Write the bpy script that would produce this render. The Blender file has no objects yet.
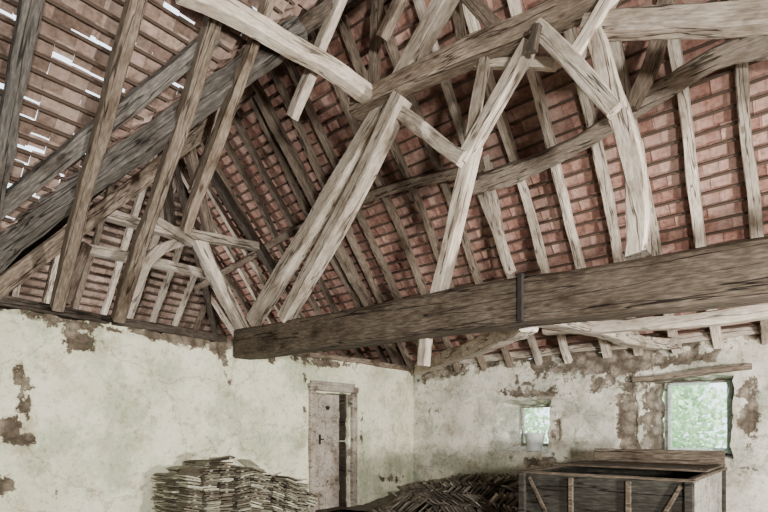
import bpy, bmesh, math, random
from mathutils import Vector, Matrix, noise, Euler
random.seed(7)
scene = bpy.context.scene
COL = scene.collection
M = 1.19; TH = math.atan(M); CO, SI = math.cos(TH), math.sin(TH)
XL, YB, ZE = -6.13, 8.08, 2.5          # long partition wall, back wall, eaves height
WY, WX = 0.9, -12.4                    # wing front eave, wing hip eave
XR = 3.7
EYE = 1.3; YAW = math.radians(40.4); FPX = 520.0; HOR = 430.0
Fv = Vector((-math.sin(YAW), math.cos(YAW), 0)); Rv = Vector((math.cos(YAW), math.sin(YAW), 0))

# survey: a sight line meets a building plane
def hit(u, v, pl, c=0.0):
    d = Fv + Rv*((u-384)/FPX) + Vector((0, 0, (HOR-v)/FPX)); o = Vector((0, 0, EYE))
    if pl == 'y': t = c/d.y
    elif pl == 'x': t = c/d.x
    elif pl == 'B': t = (ZE + M*YB - c/CO - EYE)/(d.z + M*d.y)
    elif pl == 'L': t = (ZE - M*XL - c/CO - EYE)/(d.z - M*d.x)
    elif pl == 'H': t = (ZE - M*WX - c/CO - EYE)/(d.z - M*d.x)
    return o + d*t

# ------------------------------------------------ materials
def nm(name):
    m = bpy.data.materials.new(name); m.use_nodes = True
    nt = m.node_tree; nt.nodes.clear()
    out = nt.nodes.new('ShaderNodeOutputMaterial'); b = nt.nodes.new('ShaderNodeBsdfPrincipled')
    nt.links.new(b.outputs[0], out.inputs[0]); b.inputs['Roughness'].default_value = .85
    try: b.inputs['Specular IOR Level'].default_value = .2
    except Exception: pass
    return m, nt, b
def N(nt, t, **k):
    n = nt.nodes.new(t)
    for a, v in k.items(): setattr(n, a, v)
    return n
def ramp(nt, stops, interp='LINEAR'):
    r = N(nt, 'ShaderNodeValToRGB'); r.color_ramp.interpolation = interp
    e = r.color_ramp.elements
    while len(e) < len(stops): e.new(.5)
    for i, (p, c) in enumerate(stops):
        e[i].position = p; e[i].color = (*c, 1) if len(c) == 3 else c
    return r
def noi(nt, vec, scale, det=4, rough=.6):
    n = N(nt, 'ShaderNodeTexNoise'); n.inputs['Scale'].default_value = scale
    n.inputs['Detail'].default_value = det; n.inputs['Roughness'].default_value = rough
    nt.links.new(vec, n.inputs['Vector']); return n
def mix(nt, fac, a, b, mode='MIX'):
    m = N(nt, 'ShaderNodeMix', data_type='RGBA', blend_type=mode)
    for s, v in ((0, fac), (6, a), (7, b)):
        if isinstance(v, (int, float)): m.inputs[s].default_value = v
        elif isinstance(v, tuple): m.inputs[s].default_value = (*v, 1)
        else: nt.links.new(v, m.inputs[s])
    return m.outputs[2]
def bump(nt, b, h, s=.4, d=.02):
    n = N(nt, 'ShaderNodeBump'); n.inputs['Strength'].default_value = s; n.inputs['Distance'].default_value = d
    nt.links.new(h, n.inputs['Height']); nt.links.new(n.outputs[0], b.inputs['Normal'])

def wood(name, dark, mid, light, var=.35, crack=.85):
    m, nt, b = nm(name)
    tc = N(nt, 'ShaderNodeTexCoord'); oi = N(nt, 'ShaderNodeObjectInfo')
    add = N(nt, 'ShaderNodeVectorMath', operation='ADD')
    sc = N(nt, 'ShaderNodeVectorMath', operation='SCALE'); sc.inputs['Scale'].default_value = 37
    nt.links.new(oi.outputs['Random'], sc.inputs[0])
    nt.links.new(tc.outputs['Object'], add.inputs[0]); nt.links.new(sc.outputs[0], add.inputs[1])
    def mp(s):
        q = N(nt, 'ShaderNodeMapping'); q.inputs['Scale'].default_value = s
        nt.links.new(add.outputs[0], q.inputs[0]); return q.outputs[0]
    g = noi(nt, mp((7, 44, 44)), 1.5, 5, .55)
    r = ramp(nt, [(.2, dark), (.5, mid), (.8, light)]); nt.links.new(g.outputs[0], r.inputs[0])
    big = noi(nt, mp((1.7, 3.2, 3.2)), 1.3, 6, .62)
    rb = ramp(nt, [(.33, (.36, .29, .23)), (.46, (.92, .88, .83)), (.65, (1.28, 1.26, 1.24))]); nt.links.new(big.outputs[0], rb.inputs[0])
    c = mix(nt, .85, r.outputs[0], rb.outputs[0], 'MULTIPLY')
    ck = noi(nt, mp((.45, 9, 9)), 1.0, 3, .5)
    rc = ramp(nt, [(.486, (1, 1, 1)), (.497, (.05, .04, .03)), (.503, (.05, .04, .03)), (.514, (1, 1, 1))]); nt.links.new(ck.outputs[0], rc.inputs[0])
    c = mix(nt, crack, c, rc.outputs[0], 'MULTIPLY')
    kn = N(nt, 'ShaderNodeTexVoronoi'); kn.inputs['Scale'].default_value = 1.0; nt.links.new(mp((2.2, 5, 5)), kn.inputs['Vector'])
    rk = ramp(nt, [(.07, (.2, .15, .11)), (.13, (1, 1, 1))]); nt.links.new(kn.outputs['Distance'], rk.inputs[0])
    c = mix(nt, .75, c, rk.outputs[0], 'MULTIPLY')
    mr = N(nt, 'ShaderNodeMapRange'); mr.inputs[3].default_value = 1-var; mr.inputs[4].default_value = 1+var*.6
    nt.links.new(oi.outputs['Random'], mr.inputs[0])
    hs = N(nt, 'ShaderNodeHueSaturation'); nt.links.new(mr.outputs[0], hs.inputs['Value']); nt.links.new(c, hs.inputs['Color'])
    nt.links.new(hs.outputs[0], b.inputs['Base Color'])
    h = mix(nt, .6, g.outputs[0], rc.outputs[0])
    bump(nt, b, h, .7, .015)
    return m
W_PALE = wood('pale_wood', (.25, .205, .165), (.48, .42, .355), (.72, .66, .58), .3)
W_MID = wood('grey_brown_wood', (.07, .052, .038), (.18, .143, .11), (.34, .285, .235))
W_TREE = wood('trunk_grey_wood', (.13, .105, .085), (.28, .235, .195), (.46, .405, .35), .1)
W_BROWN = wood('dark_brown_wood', (.028, .022, .017), (.07, .056, .044), (.16, .135, .115), .3)  # brown timber tone, darker than the grey brown wood
W_SLATE = wood('slate_grey_wood', (.035, .033, .030), (.095, .087, .078), (.20, .188, .175), .25)
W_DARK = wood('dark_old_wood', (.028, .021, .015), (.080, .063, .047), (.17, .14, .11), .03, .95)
W_DOOR = wood('door_wood', (.20, .175, .15), (.36, .32, .275), (.50, .455, .41), .1)
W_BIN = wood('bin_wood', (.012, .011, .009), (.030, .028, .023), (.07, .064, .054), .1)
W_BIN_LIT = wood('bin_lit_side_wood', (.12, .12, .105), (.24, .235, .21), (.38, .37, .34), .1)  # bin wood lightened to paint in light from the right

def tilemat(name, c1, c2, c3, dust):
    m, nt, b = nm(name)
    g = N(nt, 'ShaderNodeNewGeometry'); tc = N(nt, 'ShaderNodeTexCoord')
    r = ramp(nt, [(0, c1), (.5, c2), (1, c3)]); nt.links.new(g.outputs['Random Per Island'], r.inputs[0])
    n = noi(nt, tc.outputs['Object'], 18, 5, .7)
    rn = ramp(nt, [(.33, (.5, .46, .44)), (.58, (1.1, 1.1, 1.1))]); nt.links.new(n.outputs[0], rn.inputs[0])
    c = mix(nt, .9, r.outputs[0], rn.outputs[0], 'MULTIPLY')
    n2 = noi(nt, tc.outputs['Object'], 2.6, 6, .7)
    r2 = ramp(nt, [(.46, (0, 0, 0)), (.7, (.7, .7, .7))]); nt.links.new(n2.outputs[0], r2.inputs[0])
    c = mix(nt, r2.outputs[0], c, dust)
    nt.links.new(c, b.inputs['Base Color']); bump(nt, b, n.outputs[0], .4, .01)
    return m
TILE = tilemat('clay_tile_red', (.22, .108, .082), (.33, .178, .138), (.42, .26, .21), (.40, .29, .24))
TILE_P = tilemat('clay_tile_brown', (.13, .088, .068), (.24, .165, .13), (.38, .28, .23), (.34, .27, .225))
mB, nt, b = nm('batten'); b.inputs['Base Color'].default_value = (.07, .048, .035, 1)

def plaster(name, p1, p2, green, s1, s2, gthr=(.5, .62), stain=.7):
    m, nt, b = nm(name)
    tc = N(nt, 'ShaderNodeTexCoord'); at = N(nt, 'ShaderNodeAttribute', attribute_name='exposed')
    o = tc.outputs['Object']
    n1 = noi(nt, o, 1.9, 8, .7)
    r1 = ramp(nt, [(.4, p2), (.56, p1)]); nt.links.new(n1.outputs[0], r1.inputs[0])
    n2 = noi(nt, o, 1.0, 9, .72); r2 = ramp(nt, [(gthr[0], (0, 0, 0)), (gthr[1], (.85, .85, .85))]); nt.links.new(n2.outputs[0], r2.inputs[0])
    c = mix(nt, r2.outputs[0], r1.outputs[0], green)
    nf = noi(nt, o, 17, 7, .78)
    rf = ramp(nt, [(.36, (.48, .43, .36)), (.47, (1, 1, 1))]); nt.links.new(nf.outputs[0], rf.inputs[0])
    c = mix(nt, stain, c, rf.outputs[0], 'MULTIPLY')
    n4 = noi(nt, o, 3.5, 8, .75)
    r4 = ramp(nt, [(.36, (.56, .51, .42)), (.48, (1, 1, 1))]); nt.links.new(n4.outputs[0], r4.inputs[0])
    c = mix(nt, stain, c, r4.outputs[0], 'MULTIPLY')
    cd_ = noi(nt, o, 2.2, 5, .6); cm = mix(nt, .35, o, cd_.outputs['Color'])
    cv = N(nt, 'ShaderNodeTexVoronoi', feature='DISTANCE_TO_EDGE'); cv.inputs['Scale'].default_value = 1.0; nt.links.new(cm, cv.inputs['Vector'])
    rcv = ramp(nt, [(.0, (.4, .35, .29)), (.007, (1, 1, 1))]); nt.links.new(cv.outputs['Distance'], rcv.inputs[0])
    c = mix(nt, .6, c, rcv.outputs[0], 'MULTIPLY')
    vo = N(nt, 'ShaderNodeTexVoronoi'); vo.inputs['Scale'].default_value = 7
    dist = noi(nt, o, 3, 3); dm = mix(nt, .12, o, dist.outputs['Color'])
    nt.links.new(dm, vo.inputs['Vector'])
    rs = ramp(nt, [(0, s1), (.5, s2), (1, tuple(x*.7 for x in s1))]); nt.links.new(vo.outputs['Color'], rs.inputs[0])
    ns = noi(nt, o, 20, 5, .7); rns = ramp(nt, [(.3, (.4, .4, .4)), (.65, (1.25, 1.25, 1.25))]); nt.links.new(ns.outputs[0], rns.inputs[0])
    st = mix(nt, .9, rs.outputs[0], rns.outputs[0], 'MULTIPLY')
    ed = ramp(nt, [(.25, (1, 1, 1)), (.6, (.3, .27, .24))]); nt.links.new(vo.outputs['Distance'], ed.inputs[0])
    st = mix(nt, .8, st, ed.outputs[0], 'MULTIPLY')
    ne = noi(nt, o, 5, 9, .74)
    ma = N(nt, 'ShaderNodeMath', operation='MULTIPLY_ADD'); ma.inputs[1].default_value = 1.1
    nt.links.new(ne.outputs[0], ma.inputs[0]); nt.links.new(at.outputs['Fac'], ma.inputs[2])
    mrn = N(nt, 'ShaderNodeMapRange'); mrn.inputs[1].default_value = 1.06; mrn.inputs[2].default_value = 1.07
    nt.links.new(ma.outputs[0], mrn.inputs[0])
    mrr = N(nt, 'ShaderNodeMapRange'); mrr.inputs[1].default_value = 1.02; mrr.inputs[2].default_value = 1.065
    nt.links.new(ma.outputs[0], mrr.inputs[0])
    rim = ramp(nt, [(0, (1, 1, 1)), (1, (.72, .65, .54))]); nt.links.new(mrr.outputs[0], rim.inputs[0])
    c = mix(nt, .8, c, rim.outputs[0], 'MULTIPLY')
    c = mix(nt, mrn.outputs[0], c, st)
    nt.links.new(c, b.inputs['Base Color'])
    inv = N(nt, 'ShaderNodeMath', operation='SUBTRACT'); inv.inputs[0].default_value = 1; nt.links.new(mrn.outputs[0], inv.inputs[1])
    h = mix(nt, .4, inv.outputs[0], nf.outputs[0]); h = mix(nt, .3, h, ns.outputs[0])
    bump(nt, b, h, 1.0, .045)
    return m
PL1 = plaster('lime_plaster', (.88, .85, .67), (.73, .72, .53), (.49, .53, .37), (.34, .28, .21), (.23, .19, .14), (.5, .60), .65)
PL2 = plaster('grey_plaster', (.74, .71, .61), (.54, .50, .42), (.34, .345, .28), (.38, .32, .26), (.25, .21, .165), (.49, .58), .8)

def plain(name, col, rough=.8, sc=8, metal=0):
    m, nt, b = nm(name); tc = N(nt, 'ShaderNodeTexCoord'); n = noi(nt, tc.outputs['Object'], sc, 5)
    r = ramp(nt, [(.3, tuple(x*.6 for x in col)), (.7, tuple(min(1, x*1.2) for x in col))]); nt.links.new(n.outputs[0], r.inputs[0])
    nt.links.new(r.outputs[0], b.inputs['Base Color']); b.inputs['Roughness'].default_value = rough
    b.inputs['Metallic'].default_value = metal; bump(nt, b, n.outputs[0], .3, .01); return m
IRON = plain('rusty_iron', (.025, .02, .017), .7, 20)
MINT = plain('pale_green_paint', (.5, .62, .56), .5, 15)
LEAF = plain('leaf_green', (.50, .70, .42), .6, .6)
GRASS = plain('grass', (.45, .6, .35), .9, 3)
EARTH = plain('rubble_dust', (.15, .13, .11), .95, 10)
CERAM = plain('chalky_white', (.8, .82, .8), .5, 5)
FLOORM = wood('floor_boards', (.06, .048, .036), (.14, .115, .095), (.22, .195, .165), .1)

# ------------------------------------------------ mesh helpers
def tag(o, label=None, cat=None, group=None, kind=None):
    if label: o['label'] = label
    if cat: o['category'] = cat
    if group: o['group'] = group
    if kind: o['kind'] = kind
def obj_from(name, verts, faces, mats, label=None, cat=None, group=None, kind=None, parent=None, smooth=False, fmi=None):
    me = bpy.data.meshes.new(name); me.from_pydata([tuple(v) for v in verts], [], faces); me.update()
    for m in (mats if isinstance(mats, (list, tuple)) else [mats]): me.materials.append(m)
    if fmi: me.polygons.foreach_set('material_index', fmi)
    if smooth: me.polygons.foreach_set('use_smooth', [True]*len(me.polygons))
    o = bpy.data.objects.new(name, me); COL.objects.link(o)
    tag(o, label, cat, group, kind)
    if parent: o.parent = parent
    return o
def boxes(bl, bev=.006, jit=0):
    bm = bmesh.new()
    for bx_ in bl:
        r = bmesh.ops.create_cube(bm, size=1)
        mt = Matrix.Translation(bx_[:3]) @ (bx_[6].to_4x4() if len(bx_) > 6 else Matrix()) @ Matrix.Diagonal((*bx_[3:6], 1))
        bmesh.ops.transform(bm, matrix=mt, verts=r['verts'])
        if jit:
            for v in r['verts']: v.co += Vector([random.uniform(-jit, jit) for _ in range(3)])
    if bev: bmesh.ops.bevel(bm, geom=bm.edges[:], offset=bev, segments=1, affect='EDGES')
    bmesh.ops.recalc_face_normals(bm, faces=bm.faces)
    bm.verts.index_update()
    vs = [v.co.copy() for v in bm.verts]; fs = [[v.index for v in f.verts] for f in bm.faces]; bm.free()
    return vs, fs

def beam(name, pts, w, h, up=(0, 0, 1), mat=None, label='', cat='beam', group=None, rough=1.0):
    pts = [Vector(p) for p in pts]
    X = (pts[-1]-pts[0]).normalized(); up = Vector(up)
    Z = (up - X*up.dot(X)).normalized(); Y = Z.cross(X)
    R = Matrix((X, Y, Z)).transposed(); Ri = R.transposed()
    loc = [Ri @ (p-pts[0]) for p in pts]
    path = []
    n = len(loc)
    for i in range(n-1):
        p0 = loc[max(i-1, 0)]; p1 = loc[i]; p2 = loc[i+1]; p3 = loc[min(i+2, n-1)]
        k = max(2, int((p2-p1).length/.12))
        for j in range(k):
            t = j/k
            if n == 2: path.append(p1.lerp(p2, t)); continue
            path.append(.5*((2*p1)+(p2-p0)*t+(2*p0-5*p1+4*p2-p3)*t*t+(3*p1-p0-3*p2+p3)*t*t*t))
    path.append(loc[-1])
    sd = random.uniform(0, 500)
    verts = []; faces = []
    c = min(w, h)*.09
    prof = [(-w/2+c, -h/2), (w/2-c, -h/2), (w/2, -h/2+c), (w/2, h/2-c), (w/2-c, h/2), (-w/2+c, h/2), (-w/2, h/2-c), (-w/2, -h/2+c)]
    L = len(path)
    for i, p in enumerate(path):
        s = p.x
        bow = Vector((0, noise.noise((s*.55+sd, 3.1, 0)), noise.noise((s*.55+sd, 9.7, 0))))*(.05*rough)
        bow += Vector((0, noise.noise((s*1.7+sd, 5.1, 0)), noise.noise((s*1.7+sd, 1.7, 0))))*(.016*rough)
        kw = 1+noise.noise((s*.9+sd, 0, 5))*.24*rough; kh = 1+noise.noise((s*.9+sd, 7, 5))*.2*rough
        for q, (a, b2) in enumerate(prof):
            j = noise.noise((s*3.4+sd, (q//2)*4.3, 2))*.10*min(w, h, .16)*rough
            verts.append(p+bow+Vector((0, a*kw+j, b2*kh-j)))
    for i in range(L-1):
        for q in range(8):
            a = i*8+q; b3 = i*8+(q+1) % 8
            faces.append([a, b3, b3+8, a+8])
    faces.append(list(range(7, -1, -1))); faces.append([(L-1)*8+q for q in range(8)])
    o = obj_from(name, verts, faces, mat, label=label, cat=cat, group=group)
    o.matrix_world = Matrix.Translation(pts[0]) @ R.to_4x4()
    return o

# ------------------------------------------------ roof skins
def skin(name, org, ud, sd_, out, rng, smax, mat, tw=.184, skip=0.0, slip=0.0, step=.17, pitch=.168, arch=.014, bw=.026, label=''):
    org, ud, sd_, out = map(Vector, (org, ud, sd_, out))
    V = []; Fc = []; MI = []
    rows = int(smax/step)
    for i in range(rows+1):
        s = i*step; u0, u1 = rng(s*CO)
        if u1-u0 < .1: continue
        base = len(V)
        k = max(1, int((u1-u0)/.8)); s2 = s+step
        for j in range(k+1):
            u = u0+(u1-u0)*j/k; ds = random.uniform(-.008, .008)
            for (a, bb) in ((0, 0), (bw, 0), (bw, -.026), (0, -.026)):
                V.append(org+ud*u+sd_*(s2+a+ds)+out*(bb-.004))
        for j in range(k):
            for q in range(4):
                a = base+j*4+q; b2 = base+j*4+(q+1) % 4
                Fc.append([a, b2, b2+4, a+4]); MI.append(1)
        u = u0 - .1 + random.uniform(0, .06)
        run = 0
        while u < u1:
            if slip and run <= 0 and random.random() < slip: run = random.randint(1, 3); rl = random.uniform(.0, .035)
            if random.random() > skip:
                ju = random.uniform(-.003, .003); js = random.uniform(-.012, .012); jo = random.uniform(0, .008); sk = random.uniform(-.003, .003)
                lo = -.07
                if run > 0: lo = rl+random.uniform(0, .03)
                base = len(V)
                for (ss, oo) in ((lo, .046), (step+.03, .004)):
                    for (uu, ar) in ((0, .0), (tw*.2, .7), (tw*.5, 1), (tw*.8, .7), (tw, .0)):
                        V.append(org+ud*(u+uu+ju+(sk if ss > .1 else 0))+sd_*(s+ss+js)+out*(oo+ar*arch+jo))
                for q in range(4):
                    Fc.append([base+q, base+q+1, base+q+6, base+q+5]); MI.append(0)
            run -= 1
            u += pitch
    return obj_from(name, V, Fc, [mat, mB], fmi=MI, kind='structure', label=label)

s_m = 4.915/CO
def rB(r): return (WX+r if r < 3.59 else XL+r, XR-r)
skin('ceiling_back', (0, YB, ZE), (1, 0, 0), (0, -CO, SI), (0, SI, CO), rB, s_m, TILE, step=.16, label='steep underside of red clay tile roof above back wall')
def rL(r): return (-4.4, WY+r if r < 3.59 else YB-r)
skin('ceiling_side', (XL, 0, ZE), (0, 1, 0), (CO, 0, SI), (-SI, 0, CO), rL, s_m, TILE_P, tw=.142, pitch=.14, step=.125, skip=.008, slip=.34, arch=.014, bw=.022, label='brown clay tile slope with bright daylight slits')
skin('ceiling_wing_front', (0, WY, ZE), (1, 0, 0), (0, CO, SI), (0, -SI, CO), lambda r: (WX+r, XL+r), 3.59/CO, TILE, label='clay tile slope of the side wing')
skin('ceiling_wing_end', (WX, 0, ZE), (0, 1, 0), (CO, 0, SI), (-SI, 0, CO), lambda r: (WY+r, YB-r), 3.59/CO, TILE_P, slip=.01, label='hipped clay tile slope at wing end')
skin('ceiling_opposite', (XR, 0, ZE), (0, 1, 0), (-CO, 0, SI), (SI, 0, CO), lambda r: (-4.4, YB-r), s_m, TILE, label='clay tile slope')

# ------------------------------------------------ walls
def fbm(p, o=4):
    s = 0; a = 1; f = 1
    for _ in range(o):
        s += a*noise.noise(Vector(p)*f); a *= .5; f *= 2.1
    return s
def wall(name, fmap, u0, u1, z1, holes, thick, mat, patches, res=.06, bias=.2, amp=.22, topband=.3, seed=0, splay=(), label=''):
    us = set(); zs = set()
    k = int((u1-u0)/res)
    for i in range(k+1): us.add(round(u0+(u1-u0)*i/k, 4))
    k = int(z1/res)
    for i in range(k+1): zs.add(round(z1*i/k, 4))
    def put(S, v):
        for x in [x for x in S if abs(x-v) < res*.45]: S.discard(x)
        S.add(round(v, 4))
    for h in holes: put(us, h[0]); put(us, h[1]); put(zs, h[2]); put(zs, h[3])
    put(us, u0); put(us, u1); put(zs, 0); put(zs, z1)
    us = sorted(us); zs = sorted(zs)
    bm = bmesh.new(); lay = bm.verts.layers.float.new('exposed')
    g = {}
    def vert(i, j):
        if (i, j) not in g:
            u, z = us[i], zs[j]
            e = bias + amp*fbm((u*.75+seed, z*.75, 1.7))
            e += topband*max(0, 1-(z1-z)/(.28+.24*noise.noise((u*1.1, seed, 0))))
            for (pu, pz, ru, rz, am) in patches:
                e += am*math.exp(-(((u-pu)/ru)**2+((z-pz)/rz)**2))
            d = .02*fbm((u*1.5, z*1.5, 8), 3) - (.025 if e > .52 else 0)
            edge = any(h[0]-.001 <= u <= h[1]+.001 and h[2]-.001 <= z <= h[3]+.001 for h in holes)
            zz = z
            if j == len(zs)-1: zz += .09*fbm((u*2.6, 4, 4), 4)
            du = .055*fbm((u*6, z*6, 3), 2) if edge else 0
            if edge: zz += .03*fbm((u*6, z*6, 9), 2)
            v = bm.verts.new(fmap(u+du, zz, -d)); v[lay] = e; g[(i, j)] = v
        return g[(i, j)]
    for i in range(len(us)-1):
        for j in range(len(zs)-1):
            uc = (us[i]+us[i+1])/2; zc = (zs[j]+zs[j+1])/2
            if any(h[0] < uc < h[1] and h[2] < zc < h[3] for h in holes): continue
            bm.faces.new([vert(i, j), vert(i+1, j), vert(i+1, j+1), vert(i, j+1)])
    ex = bmesh.ops.extrude_face_region(bm, geom=bm.faces[:])
    dv = fmap(0, 0, thick)-fmap(0, 0, 0)
    for v in [e for e in ex['geom'] if isinstance(e, bmesh.types.BMVert)]:
        for (h0, h1, h2, h3, sl, sr, sb, st_, ev) in splay:
            if h0-.09 < v.co.x < h1+.09 and h2-.09 < v.co.z < h3+.09:
                if v.co.x < h0+.09: v.co.x += sl
                if v.co.x > h1-.09: v.co.x -= sr
                if v.co.z < h2+.09: v.co.z += sb
                if v.co.z > h3-.09: v.co.z -= st_
                v[lay] = ev
        v.co += dv
        if not splay: v[lay] = max(v[lay], .42)
    bmesh.ops.recalc_face_normals(bm, faces=bm.faces)
    me = bpy.data.meshes.new(name); bm.to_mesh(me); bm.free(); me.materials.append(mat)
    o = bpy.data.objects.new(name, me); COL.objects.link(o); tag(o, label, None, None, 'structure'); return o
wall('wall_left', lambda u, z, d: Vector((XL-d, u, z)), -4.4, YB+.4, ZE,
     [(5.5, 6.3, -1, 1.9)], .42, PL1,
     [(1.60, 1.80, .09, .26, .4), (1.68, 1.5, .06, .2, .38), (1.52, 1.35, .1, .12, .4), (1.62, 1.2, .16, .05, .4), (1.45, .75, .14, .16, .35), (1.9, .62, .05, .12, .3),
      (2.15, 2.22, .28, .15, .40), (3.0, 2.44, .7, .06, .3), (2.5, 1.95, .2, .05, .2), (3.9, 2.25, .12, .22, .35), (4.0, 1.9, .04, .2, .3),
      (5.32, 1.6, .06, .5, .3), (5.34, 2.1, .1, .2, .3), (4.7, 2.3, .1, .1, .3), (5.9, 2.36, .6, .07, .3), (6.60, 1.2, .07, .8, .25), (7.3, .4, .5, .2, .25)], bias=.22, amp=.15, topband=.34,
     label='cream lime plaster wall with crumbling stone top')
H2 = (-4.34, -3.40, .92, 1.80); H1 = (-2.06, -.93, .93, 2.02)
wall('wall_back', lambda u, z, d: Vector((u, YB+d, z)), XL-.42, XR+.4, ZE, [H2, H1], .45, PL2,
     [(-2.2, 1.4, .18, .5, .6), (-2.0, 1.0, .3, .12, .3), (-1.3, .8, .5, .1, .25), (-.75, 1.5, .12, .6, .3), (-1.4, 2.25, .9, .08, .2), (-2.9, 2.32, .7, .1, .2), (-2.7, 1.9, .12, .25, .15), (-3.7, 1.9, .5, .07, .2), (-3.25, 1.3, .06, .3, .2), (-3.7, .78, .4, .08, .2), (-5.4, 2.35, .4, .1, .2), (-.3, 1.9, .3, .2, .2)], bias=.31, amp=.24, topband=.22, seed=11.3,
     splay=[(*H2, .26, .04, .12, .08, .0), (*H1, .24, .0, .04, .05, .7)],
     label='stained grey plaster wall with patches of exposed rubble stone')
for nme, vs in (('wall_wing_front', (-9.3, WY-.15, 6.1, .3)), ('wall_wing_end', (WX-.15, 4.5, .3, 7.2)), ('wall_wing_back', (-9.5, YB+.2, 6, .3))):
    v, f = boxes([(vs[0], vs[1], 1.22, vs[2], vs[3], 2.44)], 0)
    obj_from(nme, v, f, PL2, kind='structure', label='rubble wall of the side wing')
v, f = boxes([(XR+.2, 1.9, 1.25, .3, 12.8, 2.5)], 0)
obj_from('wall_right', v, f, PL2, kind='structure', label='long rubble wall')
v, f = boxes([(-3.3, -4.5, 1.25, 6.4, .3, 2.5), (3.1, -4.5, 1.25, 1.6, .3, 2.5)], 0)
k = len(v); v += [Vector(p) for p in ((XL-.3, -4.45, 2.45), (XR+.3, -4.45, 2.45), (-1.2, -4.45, 8.4))]; f.append([k, k+1, k+2])
obj_from('wall_front', v, f, PL2, kind='structure', label='gable wall with a wide barn doorway')
v, f = boxes([(-4.4, 2.0, -.1, 17, 13.5, .2)], 0)
obj_from('floor', v, f, FLOORM, kind='structure', label='dusty board floor')

beam('wall_plate', [(XL-.14, -4.2, ZE+.05), (XL-.14, .2, ZE+.09), (XL-.12, 2.2, ZE+.07), (XL-.12, 3.95, ZE+.02)], .24, .10, mat=W_BROWN, label='weathered timber wall plate on crumbling plaster wall')
beam('wall_plate', [(XL-.08, 4.35, ZE-.02), (XL-.1, 6.2, ZE-.03), (XL-.1, YB-.05, ZE-.03)], .3, .08, mat=W_MID, label='thin timber wall plate above the plank door')
beam('wall_plate', [(-6.0, YB+.05, ZE+.06), (-3, YB+.05, ZE+.05), (3.4, YB+.05, ZE+.06)], .2, .12, mat=W_PALE, label='pale timber wall plate along stone wall')
beam('lintel', [hit(634, 378, 'y', YB-.02), hit(752, 368, 'y', YB-.02)], .2, .075, mat=W_MID, label='grey timber lintel over the larger window')

# ------------------------------------------------ roof timbers
NB = Vector((0, SI, CO)); NL = Vector((-SI, 0, CO)); NW = Vector((0, -SI, CO))
def planeB(x, r, off): return Vector((x, YB-r, ZE+M*r-off/CO))
def planeL(y, r, off): return Vector((XL+r, y, ZE+M*r-off/CO))
x = -11.6
while x < 3.0:
    rt = min(3.5 if x < -2.75 else min(x-XL, 4.85), XR-x, x-WX)
    if rt > .4:
        drift = random.uniform(-.14, .05)
        if x > -3.2: w, mt, lb = .105, W_PALE, 'pale weathered rafter under red clay tiles'
        else: w, mt, lb = .09, (W_MID if random.random() < .6 else W_PALE), 'grey brown rafter under clay tiles'
        beam('rafter', [planeB(x, .02, .09), planeB(x+drift*rt/3.5, rt, .09)], w, .1, NB, mt, lb, 'rafter', 'rafters of the back roof slope')
    x += .50 + random.uniform(-.05, .06)
for y, r0, r1, w in ((-1.8, .1, 4.8, .10), (-1.2, .1, 4.8, .10), (-.6, .1, 4.8, .1), (.0, .1, 4.8, .1), (.6, .1, 4.8, .1), (1.2, .1, 4.8, .12), (1.84, .2, 4.6, .11), (2.45, .2, 4.6, .12), (2.83, .95, 4.6, .09), (3.5, 1.9, 4.6, .09), (4.1, 2.6, 4.8, .1)):
    beam('rafter', [planeL(y, r0, .14), planeL(y, r1, .14)], w, .12, NL, (W_SLATE if y < 1.5 else W_MID) if y != 3.5 else W_PALE, 'long grey rafter against brown tiles and daylight gaps', 'rafter', 'rafters of the side roof slope')
yy = 1.8
while yy < 7.6:
    rt = min(yy-WY, YB-yy)-.1
    if rt > .3:
        beam('rafter', [(WX, yy, ZE-.1), (WX+rt, yy, ZE-.1+M*rt)], .1, .11, NL, W_PALE if random.random() < .6 else W_MID, 'slender rafter of the hipped roof end', 'rafter', 'rafters of the hipped wing end')
    yy += .52
xx = -11.6
while xx < -6.5:
    rt = min(xx-WX, 3.5)
    if rt > .4:
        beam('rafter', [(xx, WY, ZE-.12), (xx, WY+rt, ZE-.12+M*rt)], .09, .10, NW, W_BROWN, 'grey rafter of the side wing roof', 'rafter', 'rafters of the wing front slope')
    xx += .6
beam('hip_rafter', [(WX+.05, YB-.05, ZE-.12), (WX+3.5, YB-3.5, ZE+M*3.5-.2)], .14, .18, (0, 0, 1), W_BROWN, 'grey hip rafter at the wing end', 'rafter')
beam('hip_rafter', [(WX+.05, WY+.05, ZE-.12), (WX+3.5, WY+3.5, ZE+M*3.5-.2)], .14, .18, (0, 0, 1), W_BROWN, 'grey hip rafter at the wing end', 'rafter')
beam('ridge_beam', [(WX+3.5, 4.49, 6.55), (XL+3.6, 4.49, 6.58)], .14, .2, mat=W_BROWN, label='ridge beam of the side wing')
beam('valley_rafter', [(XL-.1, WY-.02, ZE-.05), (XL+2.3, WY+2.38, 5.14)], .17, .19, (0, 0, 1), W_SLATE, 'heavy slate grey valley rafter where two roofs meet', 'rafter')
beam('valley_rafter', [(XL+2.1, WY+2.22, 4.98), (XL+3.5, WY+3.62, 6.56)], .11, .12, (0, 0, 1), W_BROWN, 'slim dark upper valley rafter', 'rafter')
beam('valley_rafter', [hit(-14, 222, 'L', .04), hit(215, 34, 'L', .04)], .13, .09, NL, W_SLATE, 'broad grey plank running beside the valley', 'rafter')
beam('principal_rafter', [hit(-8, 296, 'x', -6.2), hit(130, 190, 'x', -6.2), hit(250, 90, 'x', -6.2)], .16, .17, (0, -SI, CO), W_MID, 'heavy grey brown principal rafter of the wing truss', 'rafter')
beam('principal_rafter', [hit(-8, 272, 'x', -6.45), hit(255, 66, 'x', -6.45)], .15, .15, (0, -SI, CO), W_SLATE, 'dark principal rafter close beside a paler one', 'rafter')
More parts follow.
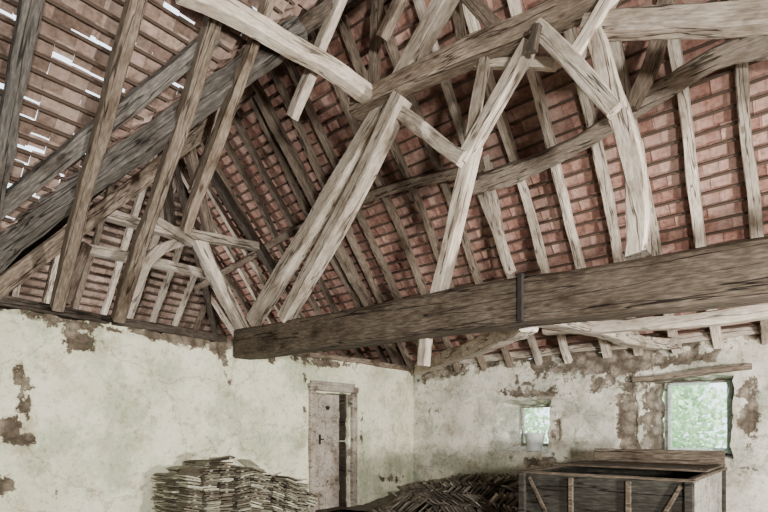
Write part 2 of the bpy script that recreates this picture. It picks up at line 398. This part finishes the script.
beam('principal_rafter', [hit(245, 68, 'x', -6.35), hit(300, 170, 'x', -6.35), (-6.35, YB-.1, ZE-.05)], .14, .15, (0, SI, CO), W_MID, 'long grey principal rafter descending to the back wall', 'rafter')
def bx(name, uvs, c, w, h, mat, label, pl='x', up=None, **k):
    if up is None: up = (1, 0, 0) if pl == 'x' else (0, 1, 0)
    return beam(name, [hit(u, v, pl, c) for u, v in uvs], w, h, up, mat, label, **k)
bx('collar_beam', [(92, 211), (170, 232), (256, 247)], -6.25, .12, .13, W_PALE, 'slightly bent pale collar beam across the wing truss')
bx('collar_beam', [(78, 247), (150, 262), (222, 278)], -7.2, .12, .12, W_PALE, 'grey collar beam deep in the side wing')
bx('strut', [(196, 236), (214, 275), (243, 330)], -6.3, .17, .14, W_PALE, 'pale strut leaning onto the plaster wall top', cat='strut')
bx('strut', [(182, 242), (150, 256), (122, 318)], -6.35, .13, .12, W_PALE, 'curved pale strut on the plaster wall top', cat='strut')
bx('strut', [(150, 218), (192, 243)], -6.2, .10, .10, W_PALE, 'short pale brace under a collar', cat='strut')
bx('strut', [(188, 132), (198, 190), (212, 245)], -6.6, .13, .13, W_MID, 'grey post of the wing truss', cat='strut')
bx('strut', [(226, 92), (192, 192)], -6.0, .10, .10, W_PALE, 'slim pale brace beside heavy dark timbers', cat='strut')
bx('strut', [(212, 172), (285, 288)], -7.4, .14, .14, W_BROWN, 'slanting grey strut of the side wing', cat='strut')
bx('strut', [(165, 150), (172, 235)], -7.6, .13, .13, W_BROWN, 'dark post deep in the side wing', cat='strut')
bx('strut', [(86, 245), (60, 302)], -6.4, .11, .11, W_MID, 'short grey strut at the wing truss foot', cat='strut')
# purlins
beam('purlin', [hit(196, 288, 'B', .24), hit(280, 240, 'B', .24), hit(380, 192, 'B', .24), hit(482, 164, 'B', .24)], .13, .15, NB, W_MID, 'long grey purlin carrying the back rafters', 'purlin')
beam('purlin', [hit(462, 190, 'B', .26), hit(540, 164, 'B', .26), hit(612, 122, 'B', .26), hit(680, 80, 'B', .26), hit(735, 52, 'B', .26), hit(830, 36, 'B', .26)], .20, .20, NB, W_TREE, 'curved natural tree-trunk purlin under red tiles', 'purlin', rough=1.2)
beam('purlin', [hit(180, -12, 'x', -3.73), hit(280, 42, 'x', -3.73), hit(372, 99, 'x', -3.73)], .15, .15, (0, 0, 1), W_PALE, 'squared pale purlin meeting the main truss', 'purlin')
# main truss
tb = beam('tie_beam', [(XL+.03, 4.18, 2.475), (-4.2, 4.18, 2.42), (-2.2, 4.18, 2.405), (-.28, 4.18, 2.335), (3.6, 4.18, 2.25)], .30, .38, (0, 0, 1), W_DARK, 'massive dark hewn tie beam spanning the hall', 'beam', rough=.5)
bxv, bxf = boxes([(0, 0, 0, .05, .325, .395)], .006)
strap = obj_from('iron_strap', bxv, bxf, IRON); strap['label'] = 'black iron strap'
strap.parent = tb
bpy.context.view_layer.update()
strap.matrix_parent_inverse = tb.matrix_world.inverted(); strap.location = (-1.94, 4.175, 2.405)
bx('principal_rafter', [(254, 322), (320, 215), (386, 105), (412, 60), (452, -8)], 4.30, .185, .18, W_PALE, 'heavy pale principal rafter rising from the tie beam', pl='y', cat='rafter', rough=.8)
bx('principal_rafter', [(284, 320), (345, 212), (404, 98)], 4.06, .165, .18, W_PALE, 'split pale hewn timber paired with the principal rafter', pl='y', cat='rafter', rough=.8)
bx('collar_beam', [(356, 108), (450, 64), (540, 24), (618, -14)], 4.2, .20, .2, W_MID, 'thick grey brown collar beam of the main truss', pl='y')
bx('strut', [(392, 106), (466, 160)], 4.08, .14, .13, W_PALE, 'short pale brace between rafter and post', pl='y', cat='strut')
bx('post', [(436, 298), (474, 146)], 4.16, .125, .14, W_PALE, 'slim straight pale post standing on the tie beam', pl='y', cat='post', rough=.8)
bx('strut', [(464, 162), (532, 44)], 4.12, .12, .13, W_PALE, 'pale fork brace rising from post to collar', pl='y', cat='strut', rough=.8)
bx('strut', [(471, 148), (486, 60)], 4.2, .085, .10, W_PALE, 'slim upright fork of the pale post', pl='y', cat='strut', rough=.6)
bx('strut', [(462, -8), (524, 62)], 4.4, .13, .13, W_MID, 'grey slanting brace above the collar', pl='y', cat='strut')
bx('post', [(592, 30), (612, 90), (627, 145), (637, 200), (638, 256)], 4.14, .15, .15, W_PALE, 'curved pale post standing on the tie beam', pl='y', cat='post', rough=1.4)
bx('strut', [(538, 30), (578, 70), (616, 114)], 4.07, .12, .12, W_PALE, 'pale brace with pegs joining collar and post', pl='y', cat='strut')
bx('strut', [(614, -10), (570, 64)], 4.1, .105, .11, W_PALE, 'short pale brace at the collar joint', pl='y', cat='strut')
bx('collar_beam', [(584, 30), (680, 20), (800, 10)], 4.16, .16, .16, W_TREE, 'grey collar beam resting on the curved post', pl='y')
bx('peg', [(538, 26), (532, 52)], 3.98, .07, .07, W_BROWN, 'dark wooden stub hanging at the collar', pl='y', cat='peg', rough=.3)
bx('strut', [(472, 64), (556, 66)], 4.25, .08, .08, W_PALE, 'thin pale rail between the braces', pl='y', cat='strut')
bx('post', [(377, -5), (372, 88)], 4.5, .10, .12, W_MID, 'grey post above the main collar', pl='y', cat='post')
bx('strut', [(630, 110), (655, 60), (668, -5)], 5.2, .12, .12, W_MID, 'grey brace rising past the curved purlin', pl='y', cat='strut')
bx('strut', [(455, -5), (466, 70)], 4.6, .10, .10, W_MID, 'weathered vertical timber above the collar', pl='y', cat='strut')
bx('strut', [(486, 158), (500, 232), (512, 272)], 6.1, .10, .10, W_PALE, 'pale prop beneath the purlin', pl='y', cat='strut')
bx('strut', [(250, 30), (345, -30)], 4.9, .10, .10, W_MID, 'grey brace high in the roof', pl='y', cat='strut')
# timbers below the tie beam
e1 = hit(530, 324, 'y', 4.5)
beam('dragon_beam', [(-5.95, YB-.05, 2.47), hit(470, 349, 'y', 5.7), e1], .18, .18, (0, 0, 1), W_PALE, 'curved pale beam from tie beam to wall corner')
beam('dragon_beam', [e1+Vector((.1, 0, .03)), hit(600, 331, 'y', 5.7), (-1.6, YB, 2.47)], .16, .14, (0, 0, 1), W_PALE, 'pale beam from tie beam to back wall')
bx('post', [(427, 330), (424, 366)], 4.3, .10, .10, W_PALE, 'short pale stub of post below the tie beam', pl='y', cat='post')
beam('plate_beam', [hit(545, 326, 'y', 5.4), hit(768, 312, 'y', 5.4), (3.3, 5.4, 2.55)], .14, .12, (0, 0, 1), W_PALE, 'pale horizontal timber behind the tie beam')

# ------------------------------------------------ door
door = bpy.data.objects.new('door_1', None); COL.objects.link(door); door.location = (XL, 5.9, 0); tag(door, 'old grey plank door in a timber frame', None, None, 'structure')
def child(name, bl, mat, par, bev=.008, jit=0, label=None):
    v, f = boxes([(b_[0]-par.location.x, b_[1]-par.location.y, b_[2]-par.location.z)+tuple(b_[3:]) for b_ in bl], bev, jit)
    o = obj_from(name, v, f, mat, parent=par)
    if label: o['label'] = label
    return o
child('door_frame', [(XL+.0, 5.44, .96, .14, .10, 1.92), (XL+.0, 6.38, .96, .14, .12, 1.92), (XL+.0, 5.92, 1.97, .14, 1.10, .10), (XL-.02, 5.92, 2.05, .12, 1.0, .05)], W_DOOR, door, .012, .006)
child('door_leaf', [(XL-.09, 5.58+i*.157, .95, .04, .155, 1.86) for i in range(4)] + [(XL-.06, 5.82, z, .03, .60, .1) for z in (.35, 1.55)], W_DOOR, door, .004, .003)
child('gap_dark_board', [(XL-.30, 6.15, .95, .04, .44, 1.9)], W_BROWN, door, .004)  # dark board added so the gap beside the leaf reads as shade
child('reveal_dark_board', [(XL-.19, 6.28, .95, .26, .04, 1.9)], W_BROWN, door, .004, label='brown board added to darken the door reveal')  # added board hiding the lit plaster reveal, shade put into its colour
child('latch', [(XL-.05, 5.68, 1.15, .02, .03, .16), (XL-.03, 5.7, 1.15, .04, .07, .02)], IRON, door, .004)
bm = bmesh.new(); bmesh.ops.create_uvsphere(bm, u_segments=12, v_segments=8, radius=.035)
me = bpy.data.meshes.new('door_knob'); bm.to_mesh(me); bm.free(); me.materials.append(IRON)
kb = bpy.data.objects.new('door_knob', me); COL.objects.link(kb); kb.parent = door; kb.location = (-.05, -.05, 1.66)

# ------------------------------------------------ windows
def window(nm_, x0, x1, z0, z1, y, mat, label):
    e = bpy.data.objects.new(nm_, None); COL.objects.link(e); e.location = ((x0+x1)/2, y, z0); tag(e, label, None, None, 'structure')
    t = .035; xm = (x0+x1)/2; zm = (z0+z1)/2
    child('window_frame', [(x0, y, zm, t, .07, z1-z0), (x1, y, zm, t, .07, z1-z0), (xm, y, z0, x1-x0+t, .08, t), (xm, y, z1, x1-x0+t, .07, t)], mat, e)
    return e
w1 = window('window_1', -1.78, -.97, .98, 1.97, 8.44, W_DOOR, 'small timber window opening onto bright foliage')
child('casement', [(-1.72, 8.38, 1.47, .05, .04, .94), (-1.48, 8.38, 1.95, .5, .04, .04), (-1.0, 8.34, 1.47, .045, .05, .98), (-1.36, 8.37, 1.03, .74, .04, .05)], MINT, w1, label='pale green painted casement')
w2 = window('window_2', -4.03, -3.47, 1.06, 1.70, 8.47, W_DOOR, 'tiny window in a deep plaster reveal')
def lathe(name, prof, mat, loc, seg=20, **k):
    V = []; Fc = []
    for (r, z) in prof:
        for i in range(seg): V.append((r*math.cos(i*6.2832/seg), r*math.sin(i*6.2832/seg), z))
    for j in range(len(prof)-1):
        for i in range(seg): Fc.append([j*seg+i, j*seg+(i+1) % seg, (j+1)*seg+(i+1) % seg, (j+1)*seg+i])
    Fc.append(list(range(seg-1, -1, -1)))
    o = obj_from(name, V, Fc, mat, smooth=True, **k); o.location = loc; return o
lathe('bucket', [(.12, 0), (.16, .27), (.18, .28), (.175, .295), (.15, .27), (.11, .02)], CERAM, (-3.68, 8.16, .955), label='wide chalky white bucket on the small window sill', cat='bucket')

# ------------------------------------------------ outdoors
v, f = boxes([(-2, 30, -.6, 80, 42, .2)], 0)
obj_from('ground', v, f, GRASS, label='grass outside the windows', kind='structure')
def bush(loc, rad, n, label):
    V = []; Fc = []
    for i in range(n):
        d = Vector((random.gauss(0, 1), random.gauss(0, 1), random.gauss(0, 1))).normalized()
        d *= rad*random.uniform(.55, 1)*(1+.3*noise.noise(d*2.5))
        a = Vector((random.gauss(0, 1), random.gauss(0, 1), random.gauss(0, 1))).normalized(); b2 = a.orthogonal().normalized()
        s = random.uniform(.06, .12); k = len(V)
        V += [d-a*s, d+b2*s*.6, d+a*s, d-b2*s*.6]; Fc.append([k, k+1, k+2, k+3])
    o = obj_from('tree', V, Fc, LEAF, label=label, cat='tree'); o.location = loc; return o
def trunk(tree, loc):
    V = []; Fc = []
    for j, z in enumerate((-.5-loc[2], -1.2, 0)):
        for i in range(8): V.append(((.16-.04*j)*math.cos(i*.785), (.16-.04*j)*math.sin(i*.785), z))
    for j in range(2):
        for i in range(8): Fc.append([j*8+i, j*8+(i+1) % 8, j*8+8+(i+1) % 8, j*8+8+i])
    o = obj_from('trunk', V, Fc, W_MID, parent=tree)
for (lx, ly, lz, r) in ((-3.6, 15, 1.5, 1.8), (-.4, 19.5, 2.2, 2.2), (-8.8, 16, 1.4, 2.0), (-5.6, 21.5, 2.6, 2.4)):
    tr = bush((lx, ly, lz), r, 3200, 'bright green leafy tree outside the window'); trunk(tr, (lx, ly, lz))

# ------------------------------------------------ wooden bin
x0, x1, y0, y1, hh = -2.38, -.88, 5.0, 6.8, .87
binn = bpy.data.objects.new('wooden_bin', None); COL.objects.link(binn); binn.location = ((x0+x1)/2, (y0+y1)/2, 0)
tag(binn, 'large open dark wooden grain bin with framed plank sides', 'bin')
xm, ym = (x0+x1)/2, (y0+y1)/2
for cx in (x0, x1):
    for cy in (y0, y1): child('leg', [(cx, cy, hh/2, .07, .07, hh)], W_BIN, binn)
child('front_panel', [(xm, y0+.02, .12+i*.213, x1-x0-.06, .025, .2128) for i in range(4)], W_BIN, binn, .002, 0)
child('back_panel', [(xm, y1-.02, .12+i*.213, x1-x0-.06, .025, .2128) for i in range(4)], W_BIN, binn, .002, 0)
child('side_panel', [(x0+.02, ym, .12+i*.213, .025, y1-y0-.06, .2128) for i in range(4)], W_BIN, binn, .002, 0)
child('side_panel', [(x1-.01, ym, .12+i*.213, .025, y1-y0-.06, .2128) for i in range(4)], W_BIN_LIT, binn, .002, 0, label='end panel coloured paler as if lit from the right')  # light falling on this side is put into the paler wood
child('bottom', [(xm, ym, .08, x1-x0-.1, y1-y0-.1, .03)], W_BIN, binn)
for cx in (x0+.5, x0+1.02): child('front_batten', [(cx, y0-.01, .43, .05, .03, .82)], W_DARK, binn)
child('brace', [(x0+.25, y0-.012, .48, .04, .02, .78, Matrix.Rotation(-.48, 3, 'Y'))], W_DARK, binn)
child('brace', [(x1-.24, y0-.012, .48, .04, .02, .78, Matrix.Rotation(.48, 3, 'Y'))], W_DARK, binn)
child('rim', [(xm, y0, hh, x1-x0+.1, .06, .03), (xm, y1, hh, x1-x0+.1, .06, .03), (x0, ym, hh, .06, y1-y0, .03), (x1, ym, hh, .06, y1-y0, .03)], W_DARK, binn)
child('lid', [(xm, y1-.45, hh+.028, x1-x0, .9, .022)], W_DARK, binn)
v, f = boxes([(0, 0, 0, 1.4, .03, .16)], .005)
bd = obj_from('board', v, f, W_DARK, label='dark plank standing on the back of the bin', cat='board'); bd.location = (xm+.08, y1-.03, hh+.12); bd.rotation_euler = (-.15, 0, 0)

# ------------------------------------------------ loose tiles
def clay(name, base, stops):
    m = plain(name, base, .9, 14)
    nt = m.node_tree; oi = N(nt, 'ShaderNodeObjectInfo'); bs = [n for n in nt.nodes if n.type == 'BSDF_PRINCIPLED'][0]
    g = N(nt, 'ShaderNodeNewGeometry'); ad = N(nt, 'ShaderNodeMath', operation='ADD'); fr = N(nt, 'ShaderNodeMath', operation='FRACT')
    nt.links.new(oi.outputs['Random'], ad.inputs[0]); nt.links.new(g.outputs['Random Per Island'], ad.inputs[1]); nt.links.new(ad.outputs[0], fr.inputs[0])
    src = bs.inputs['Base Color'].links[0].from_socket
    rr = ramp(nt, stops); nt.links.new(fr.outputs[0], rr.inputs[0])
    nt.links.new(mix(nt, 1.0, src, rr.outputs[0], 'MULTIPLY'), bs.inputs['Base Color']); return m
TLM = clay('old_tile_clay', (.22, .205, .17), [(0, (.3, .26, .22)), (.4, (.7, .64, .56)), (.75, (1.1, 1.1, 1.0)), (1, (2.2, 2.3, 2.1))])
TLD = clay('grey_brown_tile_clay', (.22, .20, .175), [(0, (.35, .31, .29)), (.5, (.8, .73, .67)), (.85, (1.2, 1.12, 1.05)), (1, (2.0, 1.95, 1.85))])  # greyish brown clay for the corner tiles
tl, twd, tt = .27, .17, .016
bm = bmesh.new(); bmesh.ops.create_cube(bm, size=1)
bmesh.ops.scale(bm, vec=(tl, twd, tt), verts=bm.verts)
bmesh.ops.subdivide_edges(bm, edges=[e for e in bm.edges if abs((e.verts[0].co-e.verts[1].co).y) > .1], cuts=3)
for v in bm.verts: v.co.z += .004*(1-(v.co.y/(twd/2))**2); v.co.x += random.uniform(-.002, .002)
r = bmesh.ops.create_cube(bm, size=1); bmesh.ops.transform(bm, matrix=Matrix.Translation((tl/2-.02, 0, -.011)) @ Matrix.Diagonal((.02, .03, .010, 1)), verts=r['verts'])
def tmesh(mat):
    me = bpy.data.meshes.new('roof_tile'); bm.to_mesh(me); me.materials.append(mat); return me
TM1, TM2 = tmesh(TLM), tmesh(TLD); bm.free()
ntile = 0
def put_tile(loc, rot, mesh, grp, lab):
    global ntile
    ntile += 1
    o = bpy.data.objects.new('roof_tile', mesh); COL.objects.link(o)
    o.location = loc; o.rotation_euler = rot; tag(o, lab, 'roof tile', grp)
G1, L1 = 'stacked tiles by the plaster wall', 'old clay roof tile stacked against plaster wall'
lowV = []; lowF = []
def low_tile(loc, e):
    R3 = e.to_matrix(); k = len(lowV)
    for p in ((-.135, -.085, -.008), (.135, -.085, -.008), (.135, .085, -.008), (-.135, .085, -.008), (-.135, -.085, .008), (.135, -.085, .008), (.135, .085, .008), (-.135, .085, .008)):
        lowV.append(Vector(loc)+R3@Vector(p))
    for q in ((0, 3, 2, 1), (4, 5, 6, 7), (0, 1, 5, 4), (1, 2, 6, 5), (2, 3, 7, 6), (3, 0, 4, 7)): lowF.append([k+i for i in q])
def topz(y):
    f = (y-2.9)/1.85
    return .90 - (.42*((f-.3)/.7)**1.2 if f > .3 else 0)
# one broad heap: tilt grows gradually from lying flat to leaning
for c in range(10):
    y = 2.95+c*.186; f = c/9
    top = topz(y) + random.uniform(-.06, .035) - (.07 if c == 0 else 0)
    tilt = random.uniform(-.15, .15) - .55*max(0, f-.25)
    for rI, xb in enumerate((-5.28, -5.56, -5.84)):
        xo = random.uniform(-.06, .06); t2 = tilt+random.uniform(-.1, .1)
        pz = .0225/max(.75, math.cos(t2))
        n = int(top/pz)
        for l in range(n):
            z = .02+l*pz
            loc = (xb+xo+random.uniform(-.035, .035), y-t2*.35*(z-.5)+random.uniform(-.02, .02), z)
            e = Euler((t2+random.uniform(-.05, .05), random.uniform(-.04, .04), random.uniform(-.14, .14)))
            if (rI == 0 and l >= n-15) or (rI > 0 and l >= n-1): put_tile(loc, e, TM1, G1, L1)
            else: low_tile(loc, e)
    if c % 2 == 0:
        put_tile((-5.35, y+.05, top+.03), Euler((random.uniform(-.4, .4), random.uniform(-.3, .3), random.uniform(-.6, .6))), TM1, G1, L1)
obj_from('tile_heap', lowV, lowF, TLM, label='dense lower layers of stacked clay roof tiles', cat='roof tiles', kind='stuff')
def mh(x, y):
    a = max(0, min(1, (y-6.0)/1.7)); bx_ = math.exp(-((x+4.0)/1.5)**2)
    return .34*a*bx_ + .12*a + .05*noise.noise((x*2, y*2, 0))
V = []; Fc = []
nx, ny = 60, 30
for i in range(nx+1):
    for j in range(ny+1):
        X_ = -6.05+4.0*i/nx; Y_ = 5.7+2.32*j/ny
        V.append((X_, Y_, max(.0, mh(X_, Y_)-.02+.04*noise.noise((X_*7, Y_*7, 1)))))
for i in range(nx):
    for j in range(ny): k = i*(ny+1)+j; Fc.append([k, k+ny+1, k+ny+2, k+1])
obj_from('rubble_heap', V, Fc, EARTH, label='heap of dusty rubble in the room corner', cat='rubble', kind='stuff', smooth=True)
G2, L2 = 'tumbled tiles in the corner', 'old clay tile tumbled on the rubble heap'
lowV = []; lowF = []
for row, yb in enumerate((7.8, 7.56, 7.3, 7.05, 6.8, 6.55, 6.3, 6.0)):
    x_ = -5.85+.1*row; run = 0; rz = .5; ry = .8
    while x_ < -2.75:
        run -= 1
        if run < 0: run = random.randint(6, 14); rz = .55+random.uniform(-.3, .3); ry = random.uniform(.45, .9)*random.choice((1, 1, -1))
        if random.random() < .1: e = Euler((random.uniform(-.3, .3), random.uniform(-.3, .3), random.uniform(0, 3)))
        else: e = Euler((random.uniform(-.08, .08), ry+random.uniform(-.08, .08), rz+random.uniform(-.08, .08)))
        z = mh(x_, yb)+.045; loc = (x_, yb+random.uniform(-.06, .06), z)
        if ntile < 298 and row != 0 and -5.5 < x_ < -2.9 and random.random() < .6: put_tile(loc, e, TM2, G2, L2)
        else: low_tile(loc, e)
        x_ += random.uniform(.05, .08)
obj_from('broken_tiles', lowV, lowF, TLD, label='dense leaning rows of grey brown clay tiles', cat='roof tiles', kind='stuff')
for i in range(5):
    p = Vector((-5.2+i*.5, 5.75+.3*(i % 2), .03+.025*i))
    beam('plank', [p, p+Vector((1.2, .35-.2*i, .04))], .13, .03, mat=W_MID, label='loose grey plank lying on the dusty floor', cat='plank', group='loose planks', rough=.3)

# ------------------------------------------------ light & world
w = bpy.data.worlds.new('sky'); scene.world = w; w.use_nodes = True
bg = w.node_tree.nodes['Background']; bg.inputs[0].default_value = (.78, .90, 1, 1); bg.inputs[1].default_value = 3.6
def area(loc, tgt, size, en, col=(1, 1, 1)):
    l = bpy.data.lights.new('added_area_light', 'AREA'); l.size = size; l.energy = en; l.color = col
    o = bpy.data.objects.new('added_area_light', l); COL.objects.link(o); o.location = loc
    o.rotation_euler = (Vector(tgt)-Vector(loc)).to_track_quat('-Z', 'Y').to_euler(); return o
area((2.6, -.8, 1.5), (-5.6, 4.0, 1.6), .4, 700, (1, .98, .92))  # added unseen light aimed at the left wall
area((3.2, 3.4, .9), (-2.5, 6.2, 4.0), .35, 850, (1, .965, .91))  # added unseen light aimed up at the roof timbers
area((-9.6, 3.2, 2.4), (-9, 6, 5), .6, 130, (1, .97, .92))  # added unseen light to brighten the side wing
sn = bpy.data.lights.new('sun', 'SUN'); sn.energy = 7; sn.angle = .02
so = bpy.data.objects.new('sun', sn); COL.objects.link(so); so.rotation_euler = (math.radians(38), 0, math.radians(-25))

# ------------------------------------------------ camera
cd = bpy.data.cameras.new('camera'); cam = bpy.data.objects.new('camera', cd); COL.objects.link(cam)
cam.location = (0, 0, EYE); cam.rotation_euler = (math.pi/2, 0, YAW)
cd.sensor_width = 36; cd.lens = FPX/768*36; cd.shift_y = (HOR-256)/768; cd.clip_start = .05
scene.camera = cam
